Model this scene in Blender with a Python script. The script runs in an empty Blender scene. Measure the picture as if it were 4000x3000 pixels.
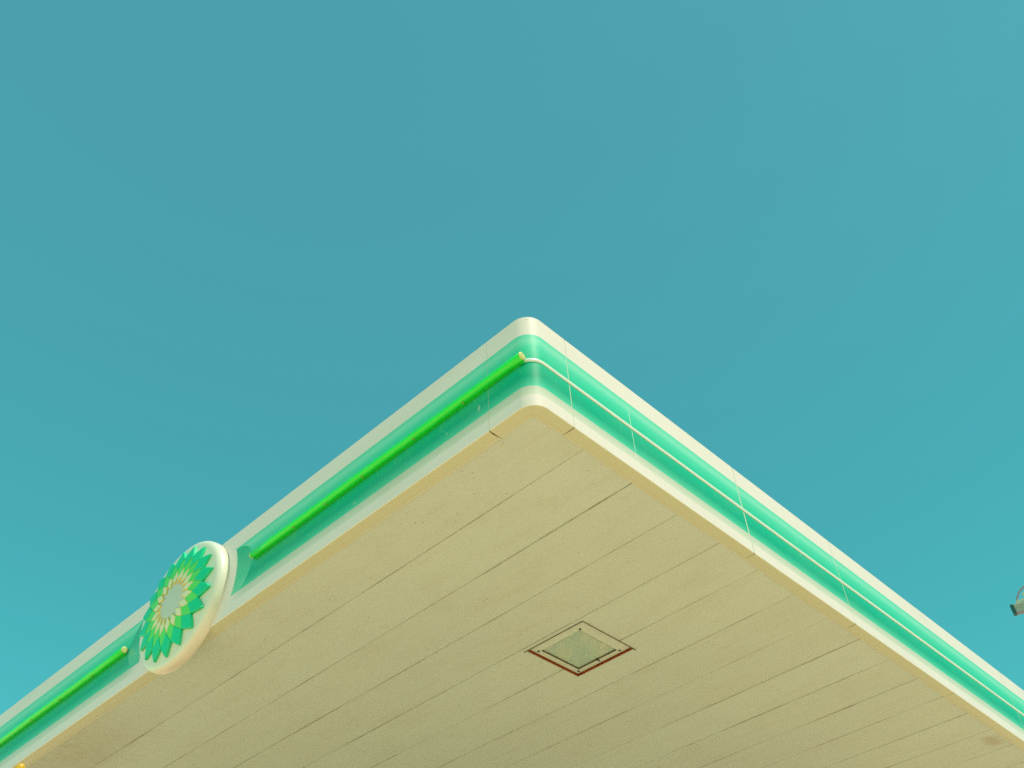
import bpy, bmesh, math, random
from mathutils import Vector, Matrix
random.seed(7)
PI = math.pi
sc = bpy.context.scene
COL = sc.collection

# ------------------------------------------------------------------ camera
HB = 4.85                                   # underside of the canopy above the forecourt
cam_d = bpy.data.cameras.new('camera')
cam = bpy.data.objects.new('camera', cam_d)
COL.objects.link(cam)
Rv = Vector((0.69877378, -0.71414696, -0.04134388))
Uv = Vector((-0.48797046, -0.51813231, 0.70244127))
Fv = Vector((0.5230679, 0.47067295, 0.7105399))
cam.matrix_world = Matrix(((Rv.x, Uv.x, -Fv.x, -2.5314), (Rv.y, Uv.y, -Fv.y, -2.1409),
                           (Rv.z, Uv.z, -Fv.z, HB - 3.2322), (0, 0, 0, 1)))
cam_d.sensor_width = 36.0
cam_d.lens = 33.773
cam_d.clip_start = 0.05
cam_d.clip_end = 2000
sc.camera = cam

# ------------------------------------------------------------------ sky and sun
SUN_EL, SUN_AZ = math.radians(68), math.atan2(0.10, -1.0)     # azimuth from +Y towards +X
w = bpy.data.worlds.new('World')
sc.world = w
w.use_nodes = True
wn, wl = w.node_tree.nodes, w.node_tree.links
for n in list(wn):
    wn.remove(n)
sky = wn.new('ShaderNodeTexSky')
sky.sky_type = 'NISHITA'
sky.sun_disc = False
sky.sun_elevation = SUN_EL
sky.sun_rotation = SUN_AZ
sky.air_density = 1.0
sky.dust_density = 0.15
sky.ozone_density = 1.0
tint = wn.new('ShaderNodeMix')
tint.data_type = 'RGBA'
tint.blend_type = 'MULTIPLY'
tint.inputs[0].default_value = 1.0
tint.inputs[7].default_value = (0.395, 1.09, 0.70, 1)            # the teal cast of the photograph
bg = wn.new('ShaderNodeBackground')
bg.inputs['Strength'].default_value = 0.15
wo = wn.new('ShaderNodeOutputWorld')
wl.new(sky.outputs[0], tint.inputs[6])
geo = wn.new('ShaderNodeTexCoord')                              # the cast deepens towards the horizon
sepz = wn.new('ShaderNodeSeparateXYZ')
hr = wn.new('ShaderNodeValToRGB')
hr.color_ramp.interpolation = 'B_SPLINE'
while len(hr.color_ramp.elements) < 4:
    hr.color_ramp.elements.new(0.5)
for el_, (p_, c_) in zip(hr.color_ramp.elements, ((0.30, (0.62, 0.96, 0.92, 1)), (0.58, (0.70, 0.97, 0.94, 1)), (0.78, (0.88, 0.97, 0.95, 1)), (0.95, (0.88, 0.88, 0.88, 1)))):
    el_.position = p_
    el_.color = c_
tint2 = wn.new('ShaderNodeMix')
tint2.data_type = 'RGBA'
tint2.blend_type = 'MULTIPLY'
tint2.inputs[0].default_value = 1.0
wl.new(geo.outputs['Generated'], sepz.inputs[0])
wl.new(sepz.outputs[2], hr.inputs[0])
wl.new(tint.outputs[2], tint2.inputs[6])
wl.new(hr.outputs[0], tint2.inputs[7])
dotn = wn.new('ShaderNodeVectorMath')                           # a gentle side-to-side balance of the sky
dotn.operation = 'DOT_PRODUCT'
dotn.inputs[1].default_value = (-0.70, 0.71, 0.0)
mad = wn.new('ShaderNodeMath')
mad.operation = 'MULTIPLY_ADD'
mad.inputs[1].default_value = 0.17
mad.inputs[2].default_value = 1.0
scl = wn.new('ShaderNodeVectorMath')
scl.operation = 'SCALE'
wl.new(geo.outputs['Generated'], dotn.inputs[0])
wl.new(dotn.outputs['Value'], mad.inputs[0])
wl.new(tint2.outputs[2], scl.inputs[0])
wl.new(mad.outputs[0], scl.inputs['Scale'])
wl.new(scl.outputs[0], bg.inputs[0])
wl.new(bg.outputs[0], wo.inputs[0])

sun_d = bpy.data.lights.new('sun', 'SUN')
sun_d.energy = 3.0
sun_d.angle = math.radians(0.5)
sun_d.color = (1.0, 0.86, 0.71)
sun = bpy.data.objects.new('sun', sun_d)
COL.objects.link(sun)
sdir = Vector((math.sin(SUN_AZ) * math.cos(SUN_EL), math.cos(SUN_AZ) * math.cos(SUN_EL), math.sin(SUN_EL)))
sun.rotation_euler = sdir.to_track_quat('Z', 'Y').to_euler()
sun.location = (0, -10, 30)

sc.view_settings.view_transform = 'Standard'
sc.view_settings.look = 'None'
sc.view_settings.exposure = 0.5
sc.view_settings.gamma = 1.0
sc.view_settings.use_curve_mapping = False
sc.render.engine = 'CYCLES'
sc.cycles.use_denoising = False
sc.cycles.max_bounces = 8
sc.cycles.diffuse_bounces = 5


# ------------------------------------------------------------------ helpers
def lin(r, g, b):
    f = lambda c: (c / 255 / 12.92) if c <= 10 else ((c / 255 + 0.055) / 1.055) ** 2.4
    return (f(r), f(g), f(b), 1)


class NT:
    """small wrapper for building node trees"""
    def __init__(self, name):
        self.m = bpy.data.materials.new(name)
        self.m.use_nodes = True
        self.t = self.m.node_tree
        self.b = self.t.nodes['Principled BSDF']

    def n(self, kind, **kw):
        nd = self.t.nodes.new(kind)
        for k, v in kw.items():
            setattr(nd, k, v)
        return nd

    def put(self, sock, v):
        if hasattr(v, 'is_output') or isinstance(v, bpy.types.NodeSocket):
            self.t.links.new(v, sock)
        else:
            sock.default_value = v

    def math(self, op, a, b=0.0, c=0.0, clamp=False):
        nd = self.n('ShaderNodeMath', operation=op, use_clamp=clamp)
        for i, v in enumerate((a, b, c)):
            self.put(nd.inputs[i], v)
        return nd.outputs[0]

    def mix(self, f, a, b, blend='MIX'):
        nd = self.n('ShaderNodeMix', data_type='RGBA', blend_type=blend)
        self.put(nd.inputs[0], f)
        self.put(nd.inputs[6], a)
        self.put(nd.inputs[7], b)
        return nd.outputs[2]

    def obj(self):
        return self.n('ShaderNodeTexCoord').outputs['Object']

    def xyz(self, v):
        s = self.n('ShaderNodeSeparateXYZ')
        self.put(s.inputs[0], v)
        return s.outputs

    def scale(self, v, s):
        nd = self.n('ShaderNodeVectorMath', operation='MULTIPLY')
        self.put(nd.inputs[0], v)
        nd.inputs[1].default_value = s
        return nd.outputs[0]

    def noise(self, v, s, d=3.0, r=0.55):
        nd = self.n('ShaderNodeTexNoise')
        self.put(nd.inputs['Vector'], v)
        nd.inputs['Scale'].default_value = s
        nd.inputs['Detail'].default_value = d
        nd.inputs['Roughness'].default_value = r
        return nd.outputs[0]

    def voro(self, v, s):
        nd = self.n('ShaderNodeTexVoronoi')
        self.put(nd.inputs['Vector'], v)
        nd.inputs['Scale'].default_value = s
        return nd.outputs

    def ramp(self, f, stops, interp='LINEAR'):
        nd = self.n('ShaderNodeValToRGB')
        cr = nd.color_ramp
        cr.interpolation = interp
        while len(cr.elements) < len(stops):
            cr.elements.new(0.5)
        for e, (p, c) in zip(cr.elements, stops):
            e.position = p
            e.color = c if len(c) == 4 else (*c, 1)
        self.put(nd.inputs[0], f)
        return nd.outputs[0]

    def step(self, v, lo, hi):
        nd = self.n('ShaderNodeMapRange', clamp=True)
        self.put(nd.inputs[0], v)
        nd.inputs[1].default_value = lo
        nd.inputs[2].default_value = hi
        return nd.outputs[0]

    def bump(self, h, s, d):
        nd = self.n('ShaderNodeBump')
        self.put(nd.inputs['Height'], h)
        nd.inputs['Strength'].default_value = s
        nd.inputs['Distance'].default_value = d
        self.t.links.new(nd.outputs[0], self.b.inputs['Normal'])

    def fin(self, col, rough=0.5, spec=0.5, coat=0.0, crough=0.1, metal=0.0):
        self.put(self.b.inputs['Base Color'], col)
        self.put(self.b.inputs['Roughness'], rough)
        self.b.inputs['Specular IOR Level'].default_value = spec
        self.b.inputs['Coat Weight'].default_value = coat
        self.b.inputs['Coat Roughness'].default_value = crough
        self.b.inputs['Metallic'].default_value = metal
        return self.m


def plain(name, col, rough=0.5, spec=0.4, var=0.08, scale=14, coat=0.0, metal=0.0):
    t = NT(name)
    n = t.noise(t.obj(), scale, 4)
    c = t.mix(t.step(n, 0.35, 0.7), tuple(x * (1 - var) for x in col[:3]) + (1,), col)
    return t.fin(c, rough, spec, coat, 0.15, metal)


def obj(name, bm, mat, parent=None, smooth=False, loc=None):
    me = bpy.data.meshes.new(name)
    bmesh.ops.recalc_face_normals(bm, faces=bm.faces[:])
    if smooth:
        for f in bm.faces:
            f.smooth = True
    bm.to_mesh(me)
    bm.free()
    for m in (mat if isinstance(mat, (list, tuple)) else [mat]):
        me.materials.append(m)
    o = bpy.data.objects.new(name, me)
    COL.objects.link(o)
    o.parent = parent
    if loc is not None:
        o.location = loc
    return o


def thing(name, label, cat, loc=(0, 0, 0), group=None):
    o = bpy.data.objects.new(name, None)
    o.empty_display_size = 0.2
    COL.objects.link(o)
    o.location = loc
    o['label'] = label
    o['category'] = cat
    if group:
        o['group'] = group
    return o


def box(bm, a, b, mi=0):
    x0, y0, z0 = a
    x1, y1, z1 = b
    v = [bm.verts.new(p) for p in ((x0, y0, z0), (x1, y0, z0), (x1, y1, z0), (x0, y1, z0),
                                   (x0, y0, z1), (x1, y0, z1), (x1, y1, z1), (x0, y1, z1))]
    for q in ((0, 3, 2, 1), (4, 5, 6, 7), (0, 1, 5, 4), (1, 2, 6, 5), (2, 3, 7, 6), (3, 0, 4, 7)):
        bm.faces.new([v[i] for i in q]).material_index = mi


def loft(bm, rings, closed=True, cap=True, mi=0):
    """rings: lists of points with equal count"""
    vs = [[bm.verts.new(p) for p in r] for r in rings]
    n = len(vs[0])
    for a, b in zip(vs, vs[1:]):
        for i in range(n if closed else n - 1):
            j = (i + 1) % n
            bm.faces.new((a[i], a[j], b[j], b[i])).material_index = mi
    if cap and closed:
        bm.faces.new(vs[0][::-1]).material_index = mi
        bm.faces.new(vs[-1]).material_index = mi
    return vs


def tube(bm, pts, r, n=10, mi=0):
    pts = [Vector(p) for p in pts]
    rings = []
    for i, p in enumerate(pts):
        d = (pts[min(i + 1, len(pts) - 1)] - pts[max(i - 1, 0)]).normalized()
        a = d.orthogonal().normalized() if i == 0 else (a - d * a.dot(d)).normalized()
        b = d.cross(a)
        rr = r[i] if isinstance(r, (list, tuple)) else r
        rings.append([p + (a * math.cos(2 * PI * k / n) + b * math.sin(2 * PI * k / n)) * rr for k in range(n)])
    loft(bm, rings, True, True, mi)


# ------------------------------------------------------------------ materials
H = 0.66                                     # height of the fascia

# vinyl wrap of the fascia: a flat halftone print of white, green and grey bands,
# the same on both faces, with the printed end shapes beside the emblem
TRIMC = (0.63, 0.69, 0.47, 1)
SMEARS = ((0.375, 0.205, 0.012), (0.62, 0.19, 0.006), (1.38, 0.17, 0.008))
CREAM = (0.885, 0.76, 0.72)
t = NT('printed_fascia_vinyl')
co = t.obj()
X, Y, Z = t.xyz(co)
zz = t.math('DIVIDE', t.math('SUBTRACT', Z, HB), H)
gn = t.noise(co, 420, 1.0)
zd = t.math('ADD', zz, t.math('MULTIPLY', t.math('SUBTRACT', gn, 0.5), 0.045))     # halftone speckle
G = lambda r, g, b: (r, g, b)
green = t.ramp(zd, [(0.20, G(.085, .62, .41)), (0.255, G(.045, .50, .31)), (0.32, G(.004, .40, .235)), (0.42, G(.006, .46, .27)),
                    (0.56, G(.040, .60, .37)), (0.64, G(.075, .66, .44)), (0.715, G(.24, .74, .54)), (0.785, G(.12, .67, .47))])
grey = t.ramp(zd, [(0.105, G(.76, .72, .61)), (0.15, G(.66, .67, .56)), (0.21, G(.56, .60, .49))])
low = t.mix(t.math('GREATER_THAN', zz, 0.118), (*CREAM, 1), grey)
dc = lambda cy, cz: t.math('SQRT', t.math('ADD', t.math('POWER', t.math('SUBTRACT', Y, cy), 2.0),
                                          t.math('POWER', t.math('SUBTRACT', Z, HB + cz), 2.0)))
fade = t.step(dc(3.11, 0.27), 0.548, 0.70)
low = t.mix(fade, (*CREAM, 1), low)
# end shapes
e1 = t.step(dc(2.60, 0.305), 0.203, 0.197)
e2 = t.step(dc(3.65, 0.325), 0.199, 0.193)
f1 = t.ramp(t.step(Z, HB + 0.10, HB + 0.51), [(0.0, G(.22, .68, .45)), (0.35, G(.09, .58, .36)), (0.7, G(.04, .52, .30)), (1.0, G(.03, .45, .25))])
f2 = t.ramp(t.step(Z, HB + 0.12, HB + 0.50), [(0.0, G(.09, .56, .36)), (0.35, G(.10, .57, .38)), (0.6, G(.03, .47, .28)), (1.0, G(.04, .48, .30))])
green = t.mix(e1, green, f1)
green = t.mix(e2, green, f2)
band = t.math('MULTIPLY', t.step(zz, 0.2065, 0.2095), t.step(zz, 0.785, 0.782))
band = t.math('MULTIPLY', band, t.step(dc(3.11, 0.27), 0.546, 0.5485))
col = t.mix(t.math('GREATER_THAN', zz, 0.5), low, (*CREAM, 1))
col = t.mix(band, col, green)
# weathering: soft blotches, a few pale scuffs, dark specks
big = t.noise(t.scale(co, (1.0, 1.0, 2.2)), 1.7, 5)
col = t.mix(t.math('MULTIPLY', t.step(big, 0.45, 0.75), 0.10), col, (0.42, 0.38, 0.22, 1))
sp = t.voro(co, 26)
spk = t.math('MULTIPLY', t.math('LESS_THAN', sp[0], 0.075), t.math('GREATER_THAN', t.xyz(sp[1])[0], 0.90))
col = t.mix(t.math('MULTIPLY', spk, 0.45), col, (0.65, 0.72, 0.60, 1))
stk = t.noise(t.scale(co, (9, 9, 1.1)), 7, 4, 0.6)
col = t.mix(t.math('MULTIPLY', t.step(stk, 0.58, 0.80), 0.16), col, (0.60, 0.58, 0.42, 1))
col = t.mix(t.math('LESS_THAN', Z, HB + 0.0022), col, TRIMC)      # painted bottom flange
onr = t.math('LESS_THAN', Y, 0.05)
onl = t.math('LESS_THAN', X, 0.05)
sn = t.noise(t.scale(co, (1, 1, 2.5)), 9, 4, 0.7)
for sx_, wd_, lo_ in ((0.806, 0.0028, 0.42), (2.175, 0.0022, 0.52), (2.513, 0.0022, 0.50)):      # scratches down the sunny face
    wob = t.math('ADD', X, t.math('MULTIPLY', t.math('SUBTRACT', sn, 0.5), 0.012))
    m_ = t.math('LESS_THAN', t.math('ABSOLUTE', t.math('SUBTRACT', wob, sx_)), wd_)
    m_ = t.math('MULTIPLY', t.math('MULTIPLY', m_, onr), t.step(sn, lo_, lo_ + 0.08))
    col = t.mix(t.math('MULTIPLY', t.math('MULTIPLY', m_, 0.7), t.step(zz, 0.74, 0.70)), col, (0.75, 0.80, 0.68, 1))
for ly_, lz_, lr_ in SMEARS:                                       # pale smears on the shaded face
    d_ = t.math('SQRT', t.math('ADD', t.math('POWER', t.math('SUBTRACT', Y, ly_), 2.0), t.math('POWER', t.math('MULTIPLY', t.math('SUBTRACT', Z, HB + lz_), 0.45), 2.0)))
    d_ = t.math('ADD', d_, t.math('MULTIPLY', t.math('SUBTRACT', t.noise(co, 70, 3, 0.7), 0.5), lr_ * 2.2))
    m_ = t.math('MULTIPLY', t.step(d_, lr_, lr_ * 0.5), onl)
    col = t.mix(t.math('MULTIPLY', m_, 0.55), col, (0.45, 0.62, 0.46, 1))
cg = t.voro(co, 70)
m_ = t.math('MULTIPLY', t.math('LESS_THAN', cg[0], 0.30), t.math('GREATER_THAN', t.xyz(cg[1])[0], 0.55))
m_ = t.math('MULTIPLY', m_, t.math('MULTIPLY', t.step(Z, HB + 0.625, HB + 0.64), t.math('LESS_THAN', t.math('ADD', X, Y), 0.075)))
col = t.mix(t.math('MULTIPLY', m_, 0.7), col, (0.20, 0.34, 0.12, 1))   # green growth on the corner
t.bump(t.noise(co, 2.3, 2), 0.12, 0.02)
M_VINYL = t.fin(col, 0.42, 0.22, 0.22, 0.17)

M_CREAM = plain('cream_paint', (*CREAM, 1), 0.45, 0.4, 0.06, 9)
M_JOINT = plain('joint_film', (0.70, 0.74, 0.62, 1), 0.6, 0.3, 0.15, 30)
M_MOULD = plain('white_moulding', (0.84, 0.86, 0.80, 1), 0.35, 0.5, 0.06, 25)
M_ROOF = plain('roof_sheet', (0.36, 0.37, 0.35, 1), 0.6, 0.3, 0.2, 5)
M_DARK = plain('dark_void', (0.10, 0.080, 0.045, 1), 0.9, 0.1, 0.3, 20)

# soffit sheets
t = NT('soffit_paint')
co = t.obj()
X, Y, Z = t.xyz(co)
n1 = t.noise(co, 0.8, 5)
n2 = t.noise(t.scale(co, (6.0, 0.7, 6.0)), 2.2, 5, 0.65)
n3 = t.noise(co, 60, 3)
col = t.mix(t.step(n1, 0.3, 0.7), (0.63, 0.775, 0.67, 1), (0.60, 0.75, 0.67, 1))
col = t.mix(t.math('MULTIPLY', t.step(n2, 0.52, 0.80), 0.20), col, (0.50, 0.42, 0.25, 1))
col = t.mix(t.math('MULTIPLY', t.step(n3, 0.40, 0.75), 0.12), col, (0.50, 0.42, 0.26, 1))
rnd_ = t.n('ShaderNodeObjectInfo').outputs['Random']
col = t.mix(t.math('MULTIPLY', rnd_, 0.10), col, (0.47, 0.47, 0.36, 1))      # sheets weathered unevenly
n4 = t.noise(t.scale(co, (1.6, 0.9, 1)), 2.6, 6, 0.7)
col = t.mix(t.math('MULTIPLY', t.step(n4, 0.48, 0.72), 0.16), col, (0.44, 0.42, 0.30, 1))
n5 = t.noise(co, 190, 2, 0.6)
col = t.mix(t.math('MULTIPLY', t.step(n5, 0.45, 0.75), 0.16), col, (0.42, 0.40, 0.30, 1))
# dirt held along the sheet joints
fr = t.math('FRACT', t.math('DIVIDE', t.math('ADD', X, -0.454 + 39.7 + 0.1985), 0.397))
dj = t.math('ABSOLUTE', t.math('SUBTRACT', fr, 0.5))
jm = t.math('MULTIPLY', t.step(dj, 0.022, 0.0), t.step(t.noise(t.scale(co, (2.5, 1.0, 1)), 1.9, 4, 0.7), 0.46, 0.66))
col = t.mix(t.math('MULTIPLY', jm, 0.60), col, (0.23, 0.16, 0.055, 1))
# rust and fly specks in loose drifts
sp = t.voro(co, 33)
rnd = t.xyz(sp[1])
drift = t.step(t.noise(t.scale(co, (1.7, 0.9, 1)), 1.6, 3), 0.52, 0.64)
spk = t.math('MULTIPLY', t.math('LESS_THAN', sp[0], t.math('MULTIPLY', rnd[1], 0.17)),
             t.math('GREATER_THAN', rnd[0], t.math('SUBTRACT', 0.97, t.math('MULTIPLY', drift, 0.55))))
col = t.mix(t.math('MULTIPLY', spk, 0.62), col, (0.20, 0.12, 0.05, 1))
sp2 = t.voro(co, 9)
spk2 = t.math('MULTIPLY', t.math('LESS_THAN', sp2[0], 0.065), t.math('GREATER_THAN', t.xyz(sp2[1])[0], 0.90))
col = t.mix(t.math('MULTIPLY', spk2, 0.5), col, (0.15, 0.07, 0.03, 1))
# water stains by the far trim
for cx, cy, rad, am in ((5.42, 0.17, 0.15, 0.38), (0.22, 4.55, 0.42, 0.16), (0.25, 5.2, 0.5, 0.2)):
    d = t.math('SQRT', t.math('ADD', t.math('POWER', t.math('SUBTRACT', X, cx), 2.0), t.math('POWER', t.math('MULTIPLY', t.math('SUBTRACT', Y, cy), 1.6 if cy < 1 else 0.6), 2.0)))
    d = t.math('ADD', d, t.math('MULTIPLY', t.math('SUBTRACT', t.noise(co, 16, 4), 0.5), rad * 1.1))
    col = t.mix(t.math('MULTIPLY', t.step(d, rad, rad * 0.25), am), col, (0.34, 0.25, 0.12, 1))
t.bump(t.noise(t.scale(co, (1, 0.35, 1)), 3.0, 3), 0.10, 0.02)
M_SOFFIT = t.fin(col, 0.55, 0.35)

# perimeter trim of the soffit, yellower paint
t = NT('soffit_trim_paint')
co = t.obj()
col = t.mix(t.step(t.noise(co, 5, 5), 0.3, 0.7), (0.65, 0.685, 0.465, 1), (0.63, 0.70, 0.53, 1))
sp = t.voro(co, 30)
spk = t.math('MULTIPLY', t.math('LESS_THAN', sp[0], 0.10), t.math('GREATER_THAN', t.xyz(sp[1])[0], 0.95))
col = t.mix(t.math('MULTIPLY', spk, 0.6), col, (0.20, 0.11, 0.05, 1))
M_TRIM = t.fin(col, 0.5, 0.35)

t = NT('rust')
co = t.obj()
n = t.noise(co, 75, 6, 0.85)
M_RUST = t.fin(t.ramp(n, [(0.32, G(.016, .010, .008)), (0.45, G(.16, .030, .008)), (0.56, G(.34, .085, .012)), (0.68, G(.42, .17, .03)), (0.74, G(.50, .40, .22))]), 0.85, 0.2)

t = NT('rust_line')
co = t.obj()
M_RUSTLINE = t.fin(t.ramp(t.noise(co, 60, 4), [(0.35, G(.05, .022, .008)), (0.6, G(.26, .12, .02))]), 0.9, 0.1)

# lime light tube
t = NT('lime_lens')
co = t.obj()
n = t.noise(t.scale(co, (8, 1.2, 8)), 6, 4)
col = t.mix(t.step(n, 0.3, 0.75), (0.003, 0.84, 0.035, 1), (0.008, 0.88, 0.060, 1))
M_LIME = t.fin(col, 0.30, 0.5, 0.5, 0.10)
M_LIMEBASE = plain('lime_base_channel', (0.010, 0.66, 0.035, 1), 0.5, 0.3, 0.25, 60)
M_CAP = plain('yellowed_end_cap', (0.66, 0.66, 0.24, 1), 0.4, 0.4, 0.12, 60)
M_CLIP = plain('tube_clip', (0.22, 0.62, 0.12, 1), 0.5, 0.4, 0.3, 80)

# emblem
M_DISC = plain('emblem_white_gelcoat', (0.80, 0.775, 0.63, 1), 0.32, 0.5, 0.04, 6, 0.3)
M_PGREEN = plain('petal_green', (0.004, 0.64, 0.30, 1), 0.35, 0.45, 0.05, 12, 0.2)
M_PLIME = plain('petal_lime', (0.12, 0.76, 0.10, 1), 0.38, 0.45, 0.06, 14, 0.2)
M_PCREAM = plain('petal_bleached_yellow', (0.80, 0.79, 0.54, 1), 0.45, 0.4, 0.06, 30)
M_PYELLOW = plain('petal_yellow_edge', (0.90, 0.74, 0.16, 1), 0.45, 0.4, 0.20, 22)
M_STAR = plain('emblem_centre_grey', (0.62, 0.645, 0.55, 1), 0.40, 0.45, 0.05, 18)

# lamp
t = NT('lamp_glass')
co = t.obj()
rot = t.n('ShaderNodeVectorRotate')
rot.inputs['Angle'].default_value = 0.6
t.put(rot.inputs['Vector'], co)
n = t.noise(t.scale(rot.outputs[0], (4.5, 0.8, 1)), 2.2, 3)  # diagonal streaks: reflector glare painted into the glass colour
t.b.inputs['Transmission Weight'].default_value = 0.0
glass = t.fin(t.mix(t.step(n, 0.3, 0.7), (0.50, 0.77, 0.70, 1), (0.80, 0.92, 0.72, 1)), 0.12, 0.5)
tr = t.n('ShaderNodeBsdfTransparent')
tr.inputs[0].default_value = (0.90, 0.97, 0.82, 1)
mx = t.n('ShaderNodeMixShader')
mx.inputs[0].default_value = 0.7
t.t.links.new(tr.outputs[0], mx.inputs[1])
t.t.links.new(t.b.outputs[0], mx.inputs[2])
t.t.links.new(mx.outputs[0], t.t.nodes['Material Output'].inputs[0])
M_GLASS = glass
M_REFL = plain('lamp_reflector', (0.90, 0.90, 0.84, 1), 0.35, 0.5, 0.06, 12)
M_LAMPF = plain('lamp_frame_paint', (0.65, 0.78, 0.66, 1), 0.5, 0.4, 0.06, 12)
M_SCREW = plain('dark_screw', (0.035, 0.035, 0.025, 1), 0.5, 0.4, 0.3, 50)
M_GASKET = plain('dark_gasket', (0.13, 0.135, 0.09, 1), 0.7, 0.2, 0.3, 40)

M_GAPLINE = plain('sheet_gap', (0.20, 0.165, 0.10, 1), 0.8, 0.2, 0.5, 18)
M_FLOODG = plain('floodlight_housing', (0.33, 0.35, 0.27, 1), 0.5, 0.4, 0.15, 12)
M_FLOODD = plain('floodlight_end_cap', (0.012, 0.09, 0.085, 1), 0.5, 0.4, 0.3, 30)
M_FLOODB = plain('floodlight_bracket', (0.27, 0.26, 0.32, 1), 0.45, 0.4, 0.15, 20)
M_FLOODP = plain('floodlight_web', (0.52, 0.54, 0.36, 1), 0.5, 0.4, 0.15, 20)
M_POLE = plain('pole_steel', (0.34, 0.37, 0.36, 1), 0.45, 0.5, 0.12, 8)
M_MASTG = plain('mast_green_paint', (0.03, 0.28, 0.05, 1), 0.4, 0.4, 0.15, 30)
M_MASTY = plain('mast_yellow_cap', (0.72, 0.40, 0.006, 1), 0.4, 0.4, 0.08, 30)

t = NT('sandy_paving')
co = t.obj()
n1 = t.noise(co, 0.25, 6)
n2 = t.noise(co, 6, 6, 0.7)
col = t.mix(t.step(n1, 0.3, 0.7), (0.76, 0.49, 0.30, 1), (0.80, 0.53, 0.33, 1))
col = t.mix(t.math('MULTIPLY', t.step(n2, 0.45, 0.75), 0.25), col, (0.52, 0.37, 0.23, 1))
t.bump(t.noise(co, 90, 4), 0.2, 0.004)
M_GROUND = t.fin(col, 0.85, 0.25)

M_SLAB = plain('bounce_dimming_concrete', (0.26, 0.235, 0.19, 1), 0.85, 0.2, 0.25, 2)  # dark tone chosen so the added slab returns less light to the soffit

# ------------------------------------------------------------------ ground
bm = bmesh.new()
N = 24
vs = [[bm.verts.new((-300 + 600 * i / N, -300 + 600 * j / N, 0)) for j in range(N + 1)] for i in range(N + 1)]
for i in range(N):
    for j in range(N):
        bm.faces.new((vs[i][j], vs[i + 1][j], vs[i + 1][j + 1], vs[i][j + 1]))
g = obj('forecourt_ground', bm, M_GROUND)
g['kind'] = 'structure'

bm = bmesh.new()                              # unseen grey slab added to dim the soffit bounce, 4 mm proud of the paving
for i in range(7):
    for j in range(6):
        box(bm, (1.0 + 2.0 * i + 0.004, 1.0 + 2.0 * j + 0.004, -0.01), (3.0 + 2.0 * i - 0.004, 3.0 + 2.0 * j - 0.004, 0.004))
g = obj('bounce_dimming_slab', bm, M_SLAB)
g['kind'] = 'structure'

# ------------------------------------------------------------------ canopy
LX, LY = 11.0, 9.6                           # extent behind the two fascias
RC = 0.10                                    # corner radius
canopy = thing('forecourt_canopy', 'large filling station canopy with a rounded corner and a white, green and grey fascia', 'canopy')
# cross-section of a fascia sheet: (depth behind the face, height)
SEC = [(0.062, 0.0), (0.004, 0.0), (0.0, 0.004), (0.0, H * 0.118), (0.0, H * 0.208), (0.0, H * 0.784), (0.0, H - 0.004), (0.004, H), (0.085, H)]


def fascia_sheet(name, pts):
    """pts: list of (x, y, inward nx, inward ny) along the face"""
    bm = bmesh.new()
    rows = []
    for (x, y, nx, ny) in pts:
        rows.append([bm.verts.new((x + nx * d, y + ny * d, HB + z)) for d, z in SEC])
    for a, b in zip(rows, rows[1:]):
        for i in range(len(SEC) - 1):
            f = bm.faces.new((a[i], b[i], b[i + 1], a[i + 1]))
            f.smooth = True
    for e in bm.edges:                                      # only the rounded corner shades smoothly
        e.smooth = abs(e.verts[0].co.z - e.verts[1].co.z) > 0.01
    for r, s in ((rows[0], 1), (rows[-1], -1)):            # folded ends, so the sheet has an edge
        x, y, nx, ny = pts[0] if s == 1 else pts[-1]
        for i in range(2, 6):
            q = [bm.verts.new((v.co.x + nx * 0.014, v.co.y + ny * 0.014, v.co.z)) for v in (r[i], r[i + 1])]
            bm.faces.new((r[i], r[i + 1], q[1], q[0]))
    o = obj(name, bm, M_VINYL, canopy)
    return o


def along_left(y0, y1):
    n = max(2, int((y1 - y0) / 0.25))
    return [(0.0, y0 + (y1 - y0) * i / n, 1, 0) for i in range(n + 1)]


def along_right(x0, x1):
    n = max(2, int((x1 - x0) / 0.25))
    return [(x0 + (x1 - x0) * i / n, 0.0, 0, 1) for i in range(n + 1)]


SEAM_L, SEAM_R = 0.307, 0.2936
corner = [(0.0, SEAM_L - 0.002, 1, 0)]
for k in range(17):
    a = PI / 2 * k / 16
    corner.append((RC - RC * math.cos(a), RC - RC * math.sin(a), math.cos(a), math.sin(a)))
corner.append((SEAM_R - 0.0034, 0.0, 0, 1))
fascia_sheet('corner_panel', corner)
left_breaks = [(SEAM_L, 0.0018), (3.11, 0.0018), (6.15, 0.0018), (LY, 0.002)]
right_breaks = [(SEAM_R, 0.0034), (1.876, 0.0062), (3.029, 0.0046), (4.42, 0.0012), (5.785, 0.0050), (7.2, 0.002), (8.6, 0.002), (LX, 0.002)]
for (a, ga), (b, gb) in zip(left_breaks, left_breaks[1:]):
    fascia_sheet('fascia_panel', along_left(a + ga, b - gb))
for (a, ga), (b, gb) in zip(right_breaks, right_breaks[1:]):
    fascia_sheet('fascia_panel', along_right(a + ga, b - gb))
# pale cover film closing every joint just behind the face
for yy, gp in left_breaks[:-1]:
    bm = bmesh.new()
    box(bm, (0.0016, yy - 0.010, HB + 0.006), (0.009, yy + 0.010, HB + H - 0.006))
    obj('joint_strip', bm, M_JOINT, canopy)
for xx, gp in right_breaks[:-1]:
    bm = bmesh.new()
    box(bm, (xx - 0.012, 0.0012, HB + 0.006), (xx + 0.012, 0.009, HB + H - 0.006))
    obj('joint_strip', bm, M_JOINT, canopy)

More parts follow.
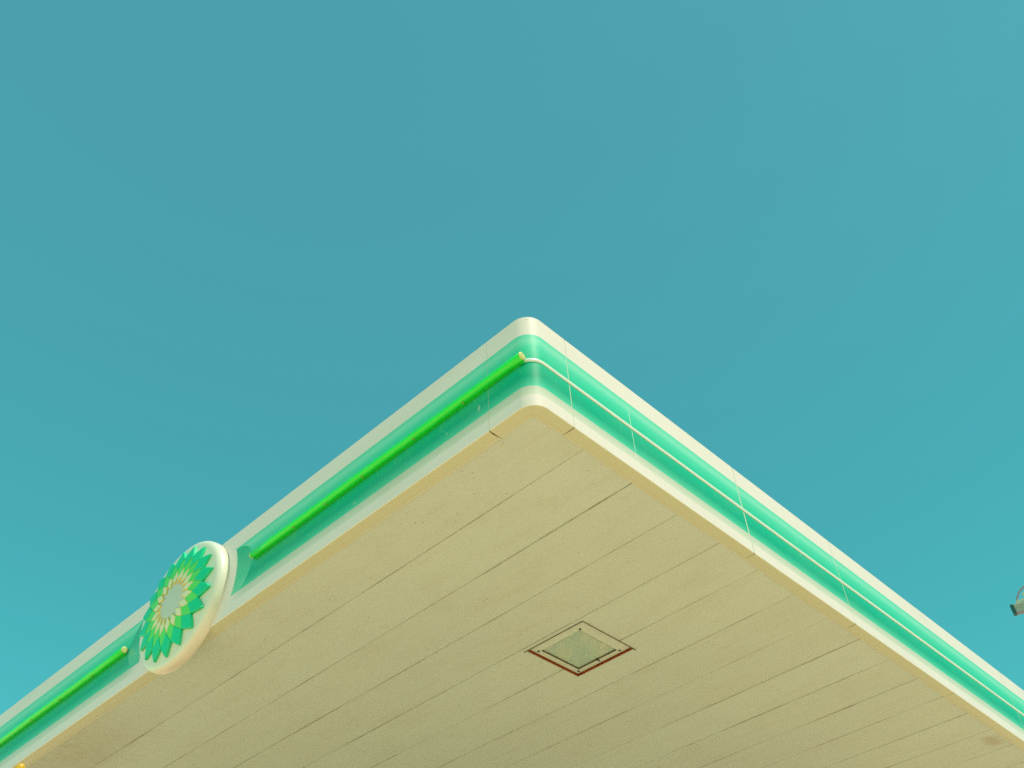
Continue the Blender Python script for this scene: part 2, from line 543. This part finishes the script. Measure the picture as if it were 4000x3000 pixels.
# plain sheet closing the two far sides, roof and the void over the soffit
bm = bmesh.new()
box(bm, (0.02, LY, HB + 0.0), (LX, LY + 0.03, HB + H))
obj('rear_fascia', bm, M_CREAM, canopy)
bm = bmesh.new()
box(bm, (LX, 0.02, HB + 0.0), (LX + 0.03, LY + 0.03, HB + H))
obj('rear_fascia', bm, M_CREAM, canopy)
bm = bmesh.new()
box(bm, (0.03, 0.03, HB + 0.52), (LX - 0.002, LY - 0.002, HB + 0.56))
obj('roof_deck', bm, M_ROOF, canopy)
bm = bmesh.new()
HX0, HX1, HY0, HY1 = 1.676, 2.180, 1.166, 1.650         # hole for the recessed lamp
for a, b in (((0.03, 0.03), (HX0, LY - 0.002)), ((HX1, 0.03), (LX - 0.002, LY - 0.002)), ((HX0, 0.03), (HX1, HY0)), ((HX0, HY1), (HX1, LY - 0.002))):
    box(bm, (a[0], a[1], HB + 0.045), (b[0], b[1], HB + 0.06))
obj('soffit_backing', bm, M_DARK, canopy)

# trim around the soffit; mitred at the rounded corner
TW = 0.088


def trim_sheet(pts):
    bm = bmesh.new()
    vs = [[bm.verts.new(p) for p in r] for r in pts]
    for a, b in zip(vs, vs[1:]):
        for i in range(len(a) - 1):
            bm.faces.new((a[i], a[i + 1], b[i + 1], b[i]))
    return obj('soffit_trim', bm, M_TRIM, canopy)


ZT = HB + 0.0025
rowsL = [((0.006, y, ZT), (TW, y, ZT), (TW, y, ZT + 0.020)) for y in [SEAM_L + 0.0025 + (LY - SEAM_L - 0.01) * i / 30 for i in range(31)]]
trim_sheet(rowsL)
rowsR = [((x, 0.006, ZT), (x, TW - 0.006, ZT), (x, TW - 0.006, ZT + 0.020)) for x in [SEAM_R + 0.0015 + (LX - SEAM_R - 0.01) * i / 30 for i in range(31)]]
trim_sheet(rowsR)
rowsC = [((0.006, SEAM_L - 0.0025, ZT), (TW, SEAM_L - 0.0025, ZT), (TW, SEAM_L - 0.0025, ZT + 0.020))]
for k in range(9):
    a = PI / 2 * k / 8
    ox, oy = RC - (RC - 0.006) * math.cos(a), RC - (RC - 0.006) * math.sin(a)
    rowsC.append(((ox, oy, ZT), (RC - (RC - TW) * math.cos(a), RC - (RC - TW) * math.sin(a), ZT), (RC - (RC - TW) * math.cos(a), RC - (RC - TW) * math.sin(a), ZT + 0.020)))
rowsC.append(((SEAM_R - 0.0015, 0.006, ZT), (SEAM_R - 0.0015, TW - 0.006, ZT), (SEAM_R - 0.0015, TW - 0.006, ZT + 0.020)))
trim_sheet(rowsC)
bm = bmesh.new()                              # rusted joint in the trim on the shaded side
tube(bm, [(0.004, SEAM_L, ZT - 0.0008), (0.03, SEAM_L + 0.002, ZT - 0.0016), (0.05, SEAM_L + 0.001, ZT - 0.0012), (0.068, SEAM_L + 0.006, ZT + 0.001)], [0.0034, 0.0042, 0.0034, 0.0018], 6)
obj('rusty_joint', bm, M_RUSTLINE, canopy)

# soffit sheets, run parallel to the shaded fascia
ZS = HB + 0.006
PITCH, XS = 0.397, 0.454
k = 0
x0 = TW - 0.03
edges = [x0] + [XS + PITCH * i for i in range(40) if XS + PITCH * i < LX - 0.1] + [LX - 0.01]
for x0, x1 in zip(edges, edges[1:]):
    bm = bmesh.new()
    ga, gb = 0.0013 + 0.0010 * random.random(), 0.0013 + 0.0010 * random.random()
    xa, xb = x0 + ga, x1 - gb
    dz0, dz1 = random.uniform(-0.001, 0.0014), random.uniform(-0.001, 0.0014)
    ph = [random.uniform(0, 6.28) for _ in range(4)]
    hole = xb > HX0 and xa < HX1
    ys = [0.052 + (LY - 0.06) * i / 36 for i in range(37)]
    if hole:
        ys = sorted([y for y in ys if abs(y - HY0) > 0.05 and abs(y - HY1) > 0.05] + [HY0, HY1])

    def zed(x, y):
        e0 = max(0, math.sin(y * 1.9 + ph[0]) * math.sin(y * 0.83 + ph[1]) - 0.25) * 0.0060
        e1 = max(0, math.sin(y * 1.6 + ph[2]) * math.sin(y * 0.97 + ph[3]) - 0.25) * 0.0060
        u = (x - xa) / (xb - xa)
        s = dz0 * (1 - u) + dz1 * u
        return ZS + s - e0 * max(0, 1 - u * 3) + e1 * max(0, u * 3 - 2)

    for ya, yb in zip(ys, ys[1:]):
        spans = [(xa, xb)]
        if hole and ya >= HY0 - 1e-6 and yb <= HY1 + 1e-6:
            spans = [s for s in ((xa, min(xb, HX0)), (max(xa, HX1), xb)) if s[1] - s[0] > 1e-4]
        for sa, sb in spans:
            m1, m2 = sa + (sb - sa) / 3, sa + (sb - sa) * 2 / 3
            xs = [sa, m1, m2, sb]
            for u0, u1 in zip(xs, xs[1:]):
                v = [bm.verts.new((u, y, zed(u, y))) for u, y in ((u0, ya), (u1, ya), (u1, yb), (u0, yb))]
                bm.faces.new(v)
            for u, is_edge in ((sa, sa == xa), (sb, sb == xb)):
                if is_edge:
                    v = [bm.verts.new(p) for p in ((u, ya, zed(u, ya)), (u, yb, zed(u, yb)), (u, yb, ZS + 0.03), (u, ya, ZS + 0.03))]
                    bm.faces.new(v)
    bmesh.ops.remove_doubles(bm, verts=bm.verts[:], dist=1e-5)
    for f in bm.faces:
        f.smooth = False
    obj('soffit_panel', bm, M_SOFFIT, canopy)

# half-round white moulding in the middle of the green band
ZM, RM = 0.322, 0.0122
path = []
for yy in (2.30, 1.5, 0.8, 0.4, 0.2, 0.13):
    path.append((0.0, yy, 1, 0))
for k in range(13):
    a = PI / 2 * k / 12
    path.append((RC - RC * math.cos(a), RC - RC * math.sin(a), math.cos(a), math.sin(a)))
for xx in [0.16, 0.4, 0.8, 1.4, 2.0, 3.0, 4.0, 5.0, 6.0, 8.0, LX - 0.01]:
    path.append((xx, 0.0, 0, 1))
bm = bmesh.new()
rings = []
for (x, y, nx, ny) in path:
    rings.append([(x - nx * (RM * 0.55 * math.sin(q) - 0.0008), y - ny * (RM * 0.55 * math.sin(q) - 0.0008), HB + ZM + RM * math.cos(q)) for q in [PI * i / 8 for i in range(9)]])
loft(bm, rings, True, True)
mo = obj('moulding', bm, M_MOULD, canopy, smooth=True)

# columns far under the roof
for cx, cy in ((3.9, 5.6), (8.6, 5.6)):
    bm = bmesh.new()
    box(bm, (cx - 0.17, cy - 0.17, 0.002), (cx + 0.17, cy + 0.17, HB + 0.02))
    box(bm, (cx - 0.20, cy - 0.20, 0.001), (cx + 0.20, cy + 0.20, 0.9))
    obj('column', bm, M_CREAM, canopy)

# ------------------------------------------------------------------ lime light bars on the shaded face
ZB, PB, RB = 0.315, 0.026, 0.0232


def light_bar(y0, y1, label):
    L = y1 - y0
    root = thing('light_bar', label, 'light bar', (0, y0, HB + ZB), 'lime green light bars along the shaded fascia')
    n = 14
    prof = [(PB + RB * math.cos(2 * PI * i / n), RB * math.sin(2 * PI * i / n)) for i in range(n)]
    seg = max(6, int(L / 0.2))
    bm = bmesh.new()
    rings = []
    for s in range(seg + 1):
        y = L * s / seg
        sag = 0.0012 * math.sin(s * 1.3)
        rings.append([(-px, y, pz + sag) for px, pz in prof])
    loft(bm, rings, True, True)
    for f in bm.faces:
        f.smooth = len(f.verts) == 4
    obj('lens', bm, M_LIME, root)
    bm = bmesh.new()                          # channel behind and below the lens
    box(bm, (-0.012, 0.006, -RB - 0.001), (-0.001, L - 0.006, RB * 0.6))
    obj('base_channel', bm, M_LIMEBASE, root)
    bm = bmesh.new()                          # thin lip along the lower edge
    box(bm, (-PB + 0.010, 0.004, -RB - 0.0005), (-PB + 0.014, L - 0.004, -RB + 0.004))
    obj('lip', bm, M_LIMEBASE, root)
    for e, s in ((0, -1), (L, 1)):
        bm = bmesh.new()
        r1 = [(-PB + (px - PB) * -1.0, e, pz) for px, pz in prof]
        r2 = [(p[0], e + s * 0.006, p[2]) for p in r1]
        r3 = [(-PB + (p[0] + PB) * 0.8, e + s * 0.008, p[2] * 0.8) for p in r1]
        loft(bm, [r1, r2, r3])
        obj('end_cap', bm, M_CAP, root)
    yy = 0.42
    while yy < L - 0.2:                       # retaining clips below the tube
        bm = bmesh.new()
        box(bm, (-PB - 0.010, yy, -RB - 0.0045), (-PB + 0.004, yy + 0.014, -RB + 0.001))
        obj('clip', bm, M_CLIP, root)
        yy += random.uniform(0.30, 0.55)
    return root


light_bar(0.038, 2.352, 'long lime green light tube running from the rounded corner to the round emblem')
light_bar(3.868, 6.9, 'lime green light tube left of the round emblem, running out of the picture')

# ------------------------------------------------------------------ emblem
ta, tb = math.radians(-1.74), math.radians(-2.29)
E1 = Vector((math.sin(ta), math.cos(ta), 0))
E2 = Vector((math.sin(tb), 0, math.cos(tb)))
EN = E2.cross(E1).normalized()
if EN.x > 0:
    EN = -EN
EC = Vector((-0.100, 3.102, HB + 0.301))      # centre of the petal-tip plane
emblem = thing('emblem_sign', 'round white emblem sign with green, lime and yellow flower petals on the shaded fascia', 'sign', tuple(EC + EN * -0.09))
OFF = Vector(emblem.location)


def P(r, a, d):
    return (EC + (E1 * math.cos(a) + E2 * math.sin(a)) * r + EN * d) - OFF


def dome(r):
    return 0.036 * max(0.0, 1 - (r / 0.40) ** 2)


NA = 96
bm = bmesh.new()
prof = [(0.441, -0.096), (0.448, -0.093), (0.4485, -0.072), (0.447, -0.053), (0.4435, -0.040), (0.437, -0.0295), (0.427, -0.0220), (0.415, -0.0178), (0.40, -0.0155), (0.385, -0.0140)]
prof += [(r, dome(r) - 0.016) for r in (0.34, 0.27, 0.20, 0.13, 0.06)]
rings = [[P(r, 2 * PI * i / NA, d) for i in range(NA)] for r, d in prof]
loft(bm, rings, True, True)
obj('disc', bm, M_DISC, emblem, smooth=True)
bm = bmesh.new()                              # mounting spacer behind the disc
loft(bm, [[P(0.27, 2 * PI * i / 48, d) for i in range(48)] for d in (-0.115, -0.0955)])
obj('mounting_ring', bm, M_GASKET, emblem)

LEV = [0.394, 0.312, 0.234, 0.172, 0.116]


def lev(s):
    i = min(int(s), len(LEV) - 2)
    f = s - i
    p0 = LEV[max(i - 1, 0)] if i > 0 else LEV[0] + (LEV[0] - LEV[1]) * 0.9
    p1, p2 = LEV[i], LEV[i + 1]
    p3 = LEV[i + 2] if i + 2 < len(LEV) else LEV[-1] - 0.035
    return 0.5 * (2 * p1 + (p2 - p0) * f + (2 * p0 - 5 * p1 + 4 * p2 - p3) * f * f + (3 * p1 - p0 - 3 * p2 + p3) * f ** 3)


PH = math.radians(8.36)
ST = math.radians(20)
NS = 6


def cell(l, a):
    """outline in polar form of one petal cell whose tip is at level l and angle a"""
    out = []
    for s in range(2 * NS):
        f = 2 * s / (2 * NS)
        ang = f if f <= 1 else 2 - f
        out.append((lev(l + f), a + ST / 2 * ang))
    for s in range(2 * NS):
        f = 2 - 2 * s / (2 * NS)
        ang = f if f <= 1 else 2 - f
        out.append((lev(l + f), a - ST / 2 * ang))
    return [(r * math.cos(b), r * math.sin(b)) for r, b in out]


def inset(poly, d):
    n = len(poly)
    area = sum(poly[i][0] * poly[(i + 1) % n][1] - poly[(i + 1) % n][0] * poly[i][1] for i in range(n))
    sg = 1 if area > 0 else -1
    cx = sum(p[0] for p in poly) / n
    cy = sum(p[1] for p in poly) / n
    res = []
    for i in range(n):
        p0, p1, p2 = (Vector(poly[(i + o) % n]) for o in (-1, 0, 1))
        d1, d2 = (p1 - p0).normalized(), (p2 - p1).normalized()
        n1, n2 = Vector((-d1.y, d1.x)) * sg, Vector((-d2.y, d2.x)) * sg
        m = (n1 + n2)
        m = m / max(m.length_squared, 0.35) * 2 * d
        res.append(tuple(p1 + m))
    return res


def petal(name, l, a, th, mats, gap, bev, border=0.0):
    base = inset(cell(l, a), gap)
    top = inset(base, bev)
    zof = lambda p, h: dome(math.hypot(*p)) + h
    to3 = lambda pl, h: [P(math.hypot(*p), math.atan2(p[1], p[0]), zof(p, h)) for p in pl]
    bm = bmesh.new()
    rings = [to3(base, -0.018), to3(base, th - bev * 0.6 - 0.016), to3(top, th - 0.016)]
    if border:
        rings.append(to3(inset(top, border), th - 0.016 + 0.0004))
    n = len(base)
    vs = [[bm.verts.new(p) for p in r] for r in rings]
    for k_, (x, y) in enumerate(zip(vs, vs[1:])):
        for i in range(n):
            j = (i + 1) % n
            bm.faces.new((x[i], x[j], y[j], y[i])).material_index = 1 if border else 0
    # top: strips between the two sides
    T = vs[-1]
    for i in range(1, n // 2):
        a_, b_ = T[i], T[n - i]
        if i == 1:
            bm.faces.new((T[0], a_, b_))
        if i + 1 < n // 2:
            bm.faces.new((a_, T[i + 1], T[n - i - 1], b_))
        else:
            bm.faces.new((a_, T[n // 2], b_))
    return obj(name, bm, mats, emblem)


for k in range(18):
    a = PH + ST * k
    petal('green_petal', 0, a, 0.020, M_PGREEN, 0.0006, 0.0038)
for k in range(18):
    petal('lime_petal', 1, PH + ST * (k + 0.5), 0.0165, M_PLIME, 0.0008, 0.0015)
for k in range(18):
    petal('yellow_petal', 2, PH + ST * k, 0.0155, [M_PCREAM, M_PYELLOW], 0.0005, 0.0012, 0.0032)
bm = bmesh.new()                              # grey star in the middle
star = []
for k in range(18):
    for s in range(NS):
        star.append((lev(3 + s / NS) - 0.001, PH + ST * (k + 0.5) + ST / 2 * s / NS))
    for s in range(NS):
        star.append((lev(4 - s / NS) - 0.001, PH + ST * (k + 1) + ST / 2 * s / NS))
r0 = [P(r, b, dome(r) - 0.018) for r, b in star]
r1 = [P(r, b, dome(r) - 0.008) for r, b in star]
r2 = [P(0.08, b, dome(0.08) - 0.008) for r, b in star]
r3 = [P(0.03, b, dome(0.03) - 0.008) for r, b in star]
loft(bm, [r0, r1, r2, r3])
obj('centre_star', bm, M_STAR, emblem)

# ------------------------------------------------------------------ recessed lamp in the soffit
lamp = thing('ceiling_light', 'square recessed light with greenish glass and a rusty cut edge in the soffit', 'ceiling light', (0.5 * (HX0 + HX1), 0.5 * (HY0 + HY1), HB))
lo = Vector(lamp.location)
hx, hy = 0.5 * (HX1 - HX0), 0.5 * (HY1 - HY0)
for nm, mt, strips in (('rusty_rim', M_RUST, (((hx - 0.002, -hy), (hx, hy)), ((-hx + 0.002, hy - 0.002), (hx - 0.002, hy)))),
                       ('dark_gap', M_GAPLINE, (((-hx, -hy), (-hx + 0.002, hy + 0.030)), ((-hx + 0.002, -hy), (hx + 0.030, -hy + 0.002))))):
    bm = bmesh.new()                          # cut edges of the sheet metal
    for a, b in strips:
        box(bm, (a[0], a[1], -0.001), (b[0], b[1], 0.0055 if b[0] > hx + 0.01 or b[1] > hy + 0.01 else 0.075))
    obj(nm, bm, mt, lamp)
ZF = 0.0155
gx, gy = 0.188, 0.172                         # half size of the glass opening
ox, oy = 0.022, 0.027
fx, fy = hx - 0.007, hy - 0.007
bm = bmesh.new()
for a, b in (((-fx, -fy), (ox - gx, fy)), ((ox + gx, -fy), (fx, fy)), ((ox - gx, -fy), (ox + gx, oy - gy)), ((ox - gx, oy + gy), (ox + gx, fy))):
    box(bm, (a[0], a[1], ZF), (b[0], b[1], ZF + 0.018))
obj('frame', bm, M_LAMPF, lamp)
bm = bmesh.new()                              # gasket between frame and glass
for a, b in (((-gx, -gy), (-gx + 0.006, gy)), ((gx - 0.006, -gy), (gx, gy)), ((-gx + 0.006, -gy), (gx - 0.006, -gy + 0.006)), ((-gx + 0.006, gy - 0.006), (gx - 0.006, gy))):
    box(bm, (ox + a[0], oy + a[1], ZF + 0.004), (ox + b[0], oy + b[1], ZF + 0.024))
obj('gasket', bm, M_GASKET, lamp)
bm = bmesh.new()
box(bm, (ox - gx + 0.0065, oy - gy + 0.0065, ZF + 0.012), (ox + gx - 0.0065, oy + gy - 0.0065, ZF + 0.017))
obj('glass', bm, M_GLASS, lamp)
bm = bmesh.new()                              # faceted reflector above the glass
b0 = [(ox + sx * (gx - 0.007), oy + sy * (gy - 0.007), ZF + 0.022) for sx, sy in ((-1, -1), (1, -1), (1, 1), (-1, 1))]
b1 = [(ox + sx * 0.075, oy + sy * 0.030, ZF + 0.15) for sx, sy in ((-1, -1), (1, -1), (1, 1), (-1, 1))]
loft(bm, [b0, b1], True, False)
bm.faces.new([bm.verts.new(p) for p in b1])
obj('reflector', bm, M_REFL, lamp)
bm = bmesh.new()
tube(bm, [(ox - 0.06, oy, ZF + 0.085), (ox + 0.09, oy, ZF + 0.085)], 0.018, 10)
obj('bulb', bm, M_STAR, lamp)
for sx, sy in ((-1, -1), (1, -1), (1, 1), (-1, 1)):
    bm = bmesh.new()
    px, py = ox + sx * (gx + 0.010), oy + sy * (gy + 0.010)
    loft(bm, [[(px + r * math.cos(2 * PI * i / 10), py + r * math.sin(2 * PI * i / 10), ZF + d) for i in range(10)] for r, d in ((0.008, 0.002), (0.008, -0.004), (0.005, -0.006))])
    obj('screw', bm, M_SCREW, lamp)
bm = bmesh.new()
box(bm, (-0.02 + ox + gx, 0.02, ZF - 0.0025), (ox + gx + 0.018, 0.028, ZF + 0.004))
obj('catch', bm, M_SCREW, lamp)

# ------------------------------------------------------------------ floodlight on a mast beyond the canopy
A = Vector((13.546, 1.406, HB + 5.101))
al = math.radians(-72)
MD = Vector((math.cos(al), math.sin(al), 0))
ND = Vector((-math.sin(al), math.cos(al), 0))     # away from the camera
ctr = A + MD * 0.55 + ND * 0.035
flood = thing('floodlight_mast', 'grey floodlight box under an arched bracket on a tall mast at the right edge', 'floodlight', (ctr.x, ctr.y, 0))
fo = Vector(flood.location)
Q = lambda m, nd, z: (A + MD * m + ND * nd + Vector((0, 0, z))) - fo


def qbox(bm, m0, m1, n0, n1, z0, z1):
    loft(bm, [[Q(m0, n0, z0), Q(m1, n0, z0), Q(m1, n1, z0), Q(m0, n1, z0)], [Q(m0, n0, z1), Q(m1, n0, z1), Q(m1, n1, z1), Q(m0, n1, z1)]])


bm = bmesh.new()
qbox(bm, 0.05, 1.05, 0, 0.07, 0.010, 0.165)
bmesh.ops.bevel(bm, geom=bm.edges[:], offset=0.008, segments=1, affect='EDGES')
obj('housing', bm, M_FLOODG, flood)
bm = bmesh.new()
qbox(bm, 0.045, 1.055, -0.003, 0.073, 0.0, 0.010)
obj('lower_edge', bm, M_FLOODB, flood)
for m0 in (0.0, 1.05):
    bm = bmesh.new()
    qbox(bm, m0, m0 + 0.05, -0.005, 0.075, -0.004, 0.169)
    obj('end_cap', bm, M_FLOODD, flood)
bm = bmesh.new()
arc = []
for i in range(25):
    th = PI - PI * i / 24
    arc.append(Q(0.55 + 0.42 * math.cos(th), 0.035, 0.15 + 0.34 * math.sin(th)))
tube(bm, arc, 0.016, 8)
obj('arch_bracket', bm, M_FLOODB, flood)
for i in range(7):                            # triangular webs between arch and housing
    th = PI - PI * (i + 0.6) / 7.2
    t1, t2 = th - 0.10, th + 0.13
    bm = bmesh.new()
    tri = [(0.55 + 0.36 * math.cos(t1), 0.15 + 0.29 * math.sin(t1)), (0.55 + 0.36 * math.cos(t2), 0.15 + 0.29 * math.sin(t2)), (0.55 + 0.17 * math.cos(th), 0.15 + 0.14 * math.sin(th))]
    loft(bm, [[Q(m, 0.025, z) for m, z in tri], [Q(m, 0.050, z) for m, z in tri]])
    obj('web_plate', bm, M_FLOODP, flood)
bm = bmesh.new()                              # gusset at the foot of the arch
loft(bm, [[Q(m, nn, z) for m, z in ((0.07, 0.152), (0.20, 0.152), (0.17, 0.25), (0.14, 0.235))] for nn in (0.02, 0.04)])
obj('gusset', bm, M_FLOODP, flood)
bm = bmesh.new()
tube(bm, [Q(0.55, 0.035, -A.z + 0.002), Q(0.55, 0.035, 0.0)], [0.11, 0.06], 14)
obj('mast', bm, M_POLE, flood)
bm = bmesh.new()
c0 = Q(0.55, 0.035, -A.z)
box(bm, (c0.x - 0.22, c0.y - 0.22, 0.001), (c0.x + 0.22, c0.y + 0.22, 0.03))
obj('base_plate', bm, M_POLE, flood)

# ------------------------------------------------------------------ slim green mast with a yellow cap, lower left
TP = Vector((-1.5948, 0.5674, HB - 2.0590))
side = -Rv
dv = (Rv * 0.30 + Vector((0, 0, 1.0))).normalized()
foot = TP - dv * (TP.z / dv.z)
mast = thing('hose_mast', 'slim leaning green mast with a rounded yellow tip at the lower left corner', 'mast', (foot.x, foot.y, 0))
mo_ = Vector(mast.location)
top = TP - mo_
bm = bmesh.new()
tube(bm, [top - dv * (TP.z / dv.z) + Vector((0, 0, 0.01)), top - dv * 0.010 + side * 0.009], [0.022, 0.010], 12)
obj('rod', bm, M_MASTG, mast)
bm = bmesh.new()
tube(bm, [top - dv * 0.06, top - dv * 0.01, top - dv * 0.002, top + dv * 0.005, top + dv * 0.009], [0.0135, 0.0135, 0.0125, 0.009, 0.004], 14)
obj('cap', bm, M_MASTY, mast, smooth=True)
bm = bmesh.new()
loft(bm, [[(0.12 * math.cos(2 * PI * i / 20), 0.12 * math.sin(2 * PI * i / 20), z) for i in range(20)] for z in (0.001, 0.02)])
obj('base_plate', bm, M_POLE, mast)
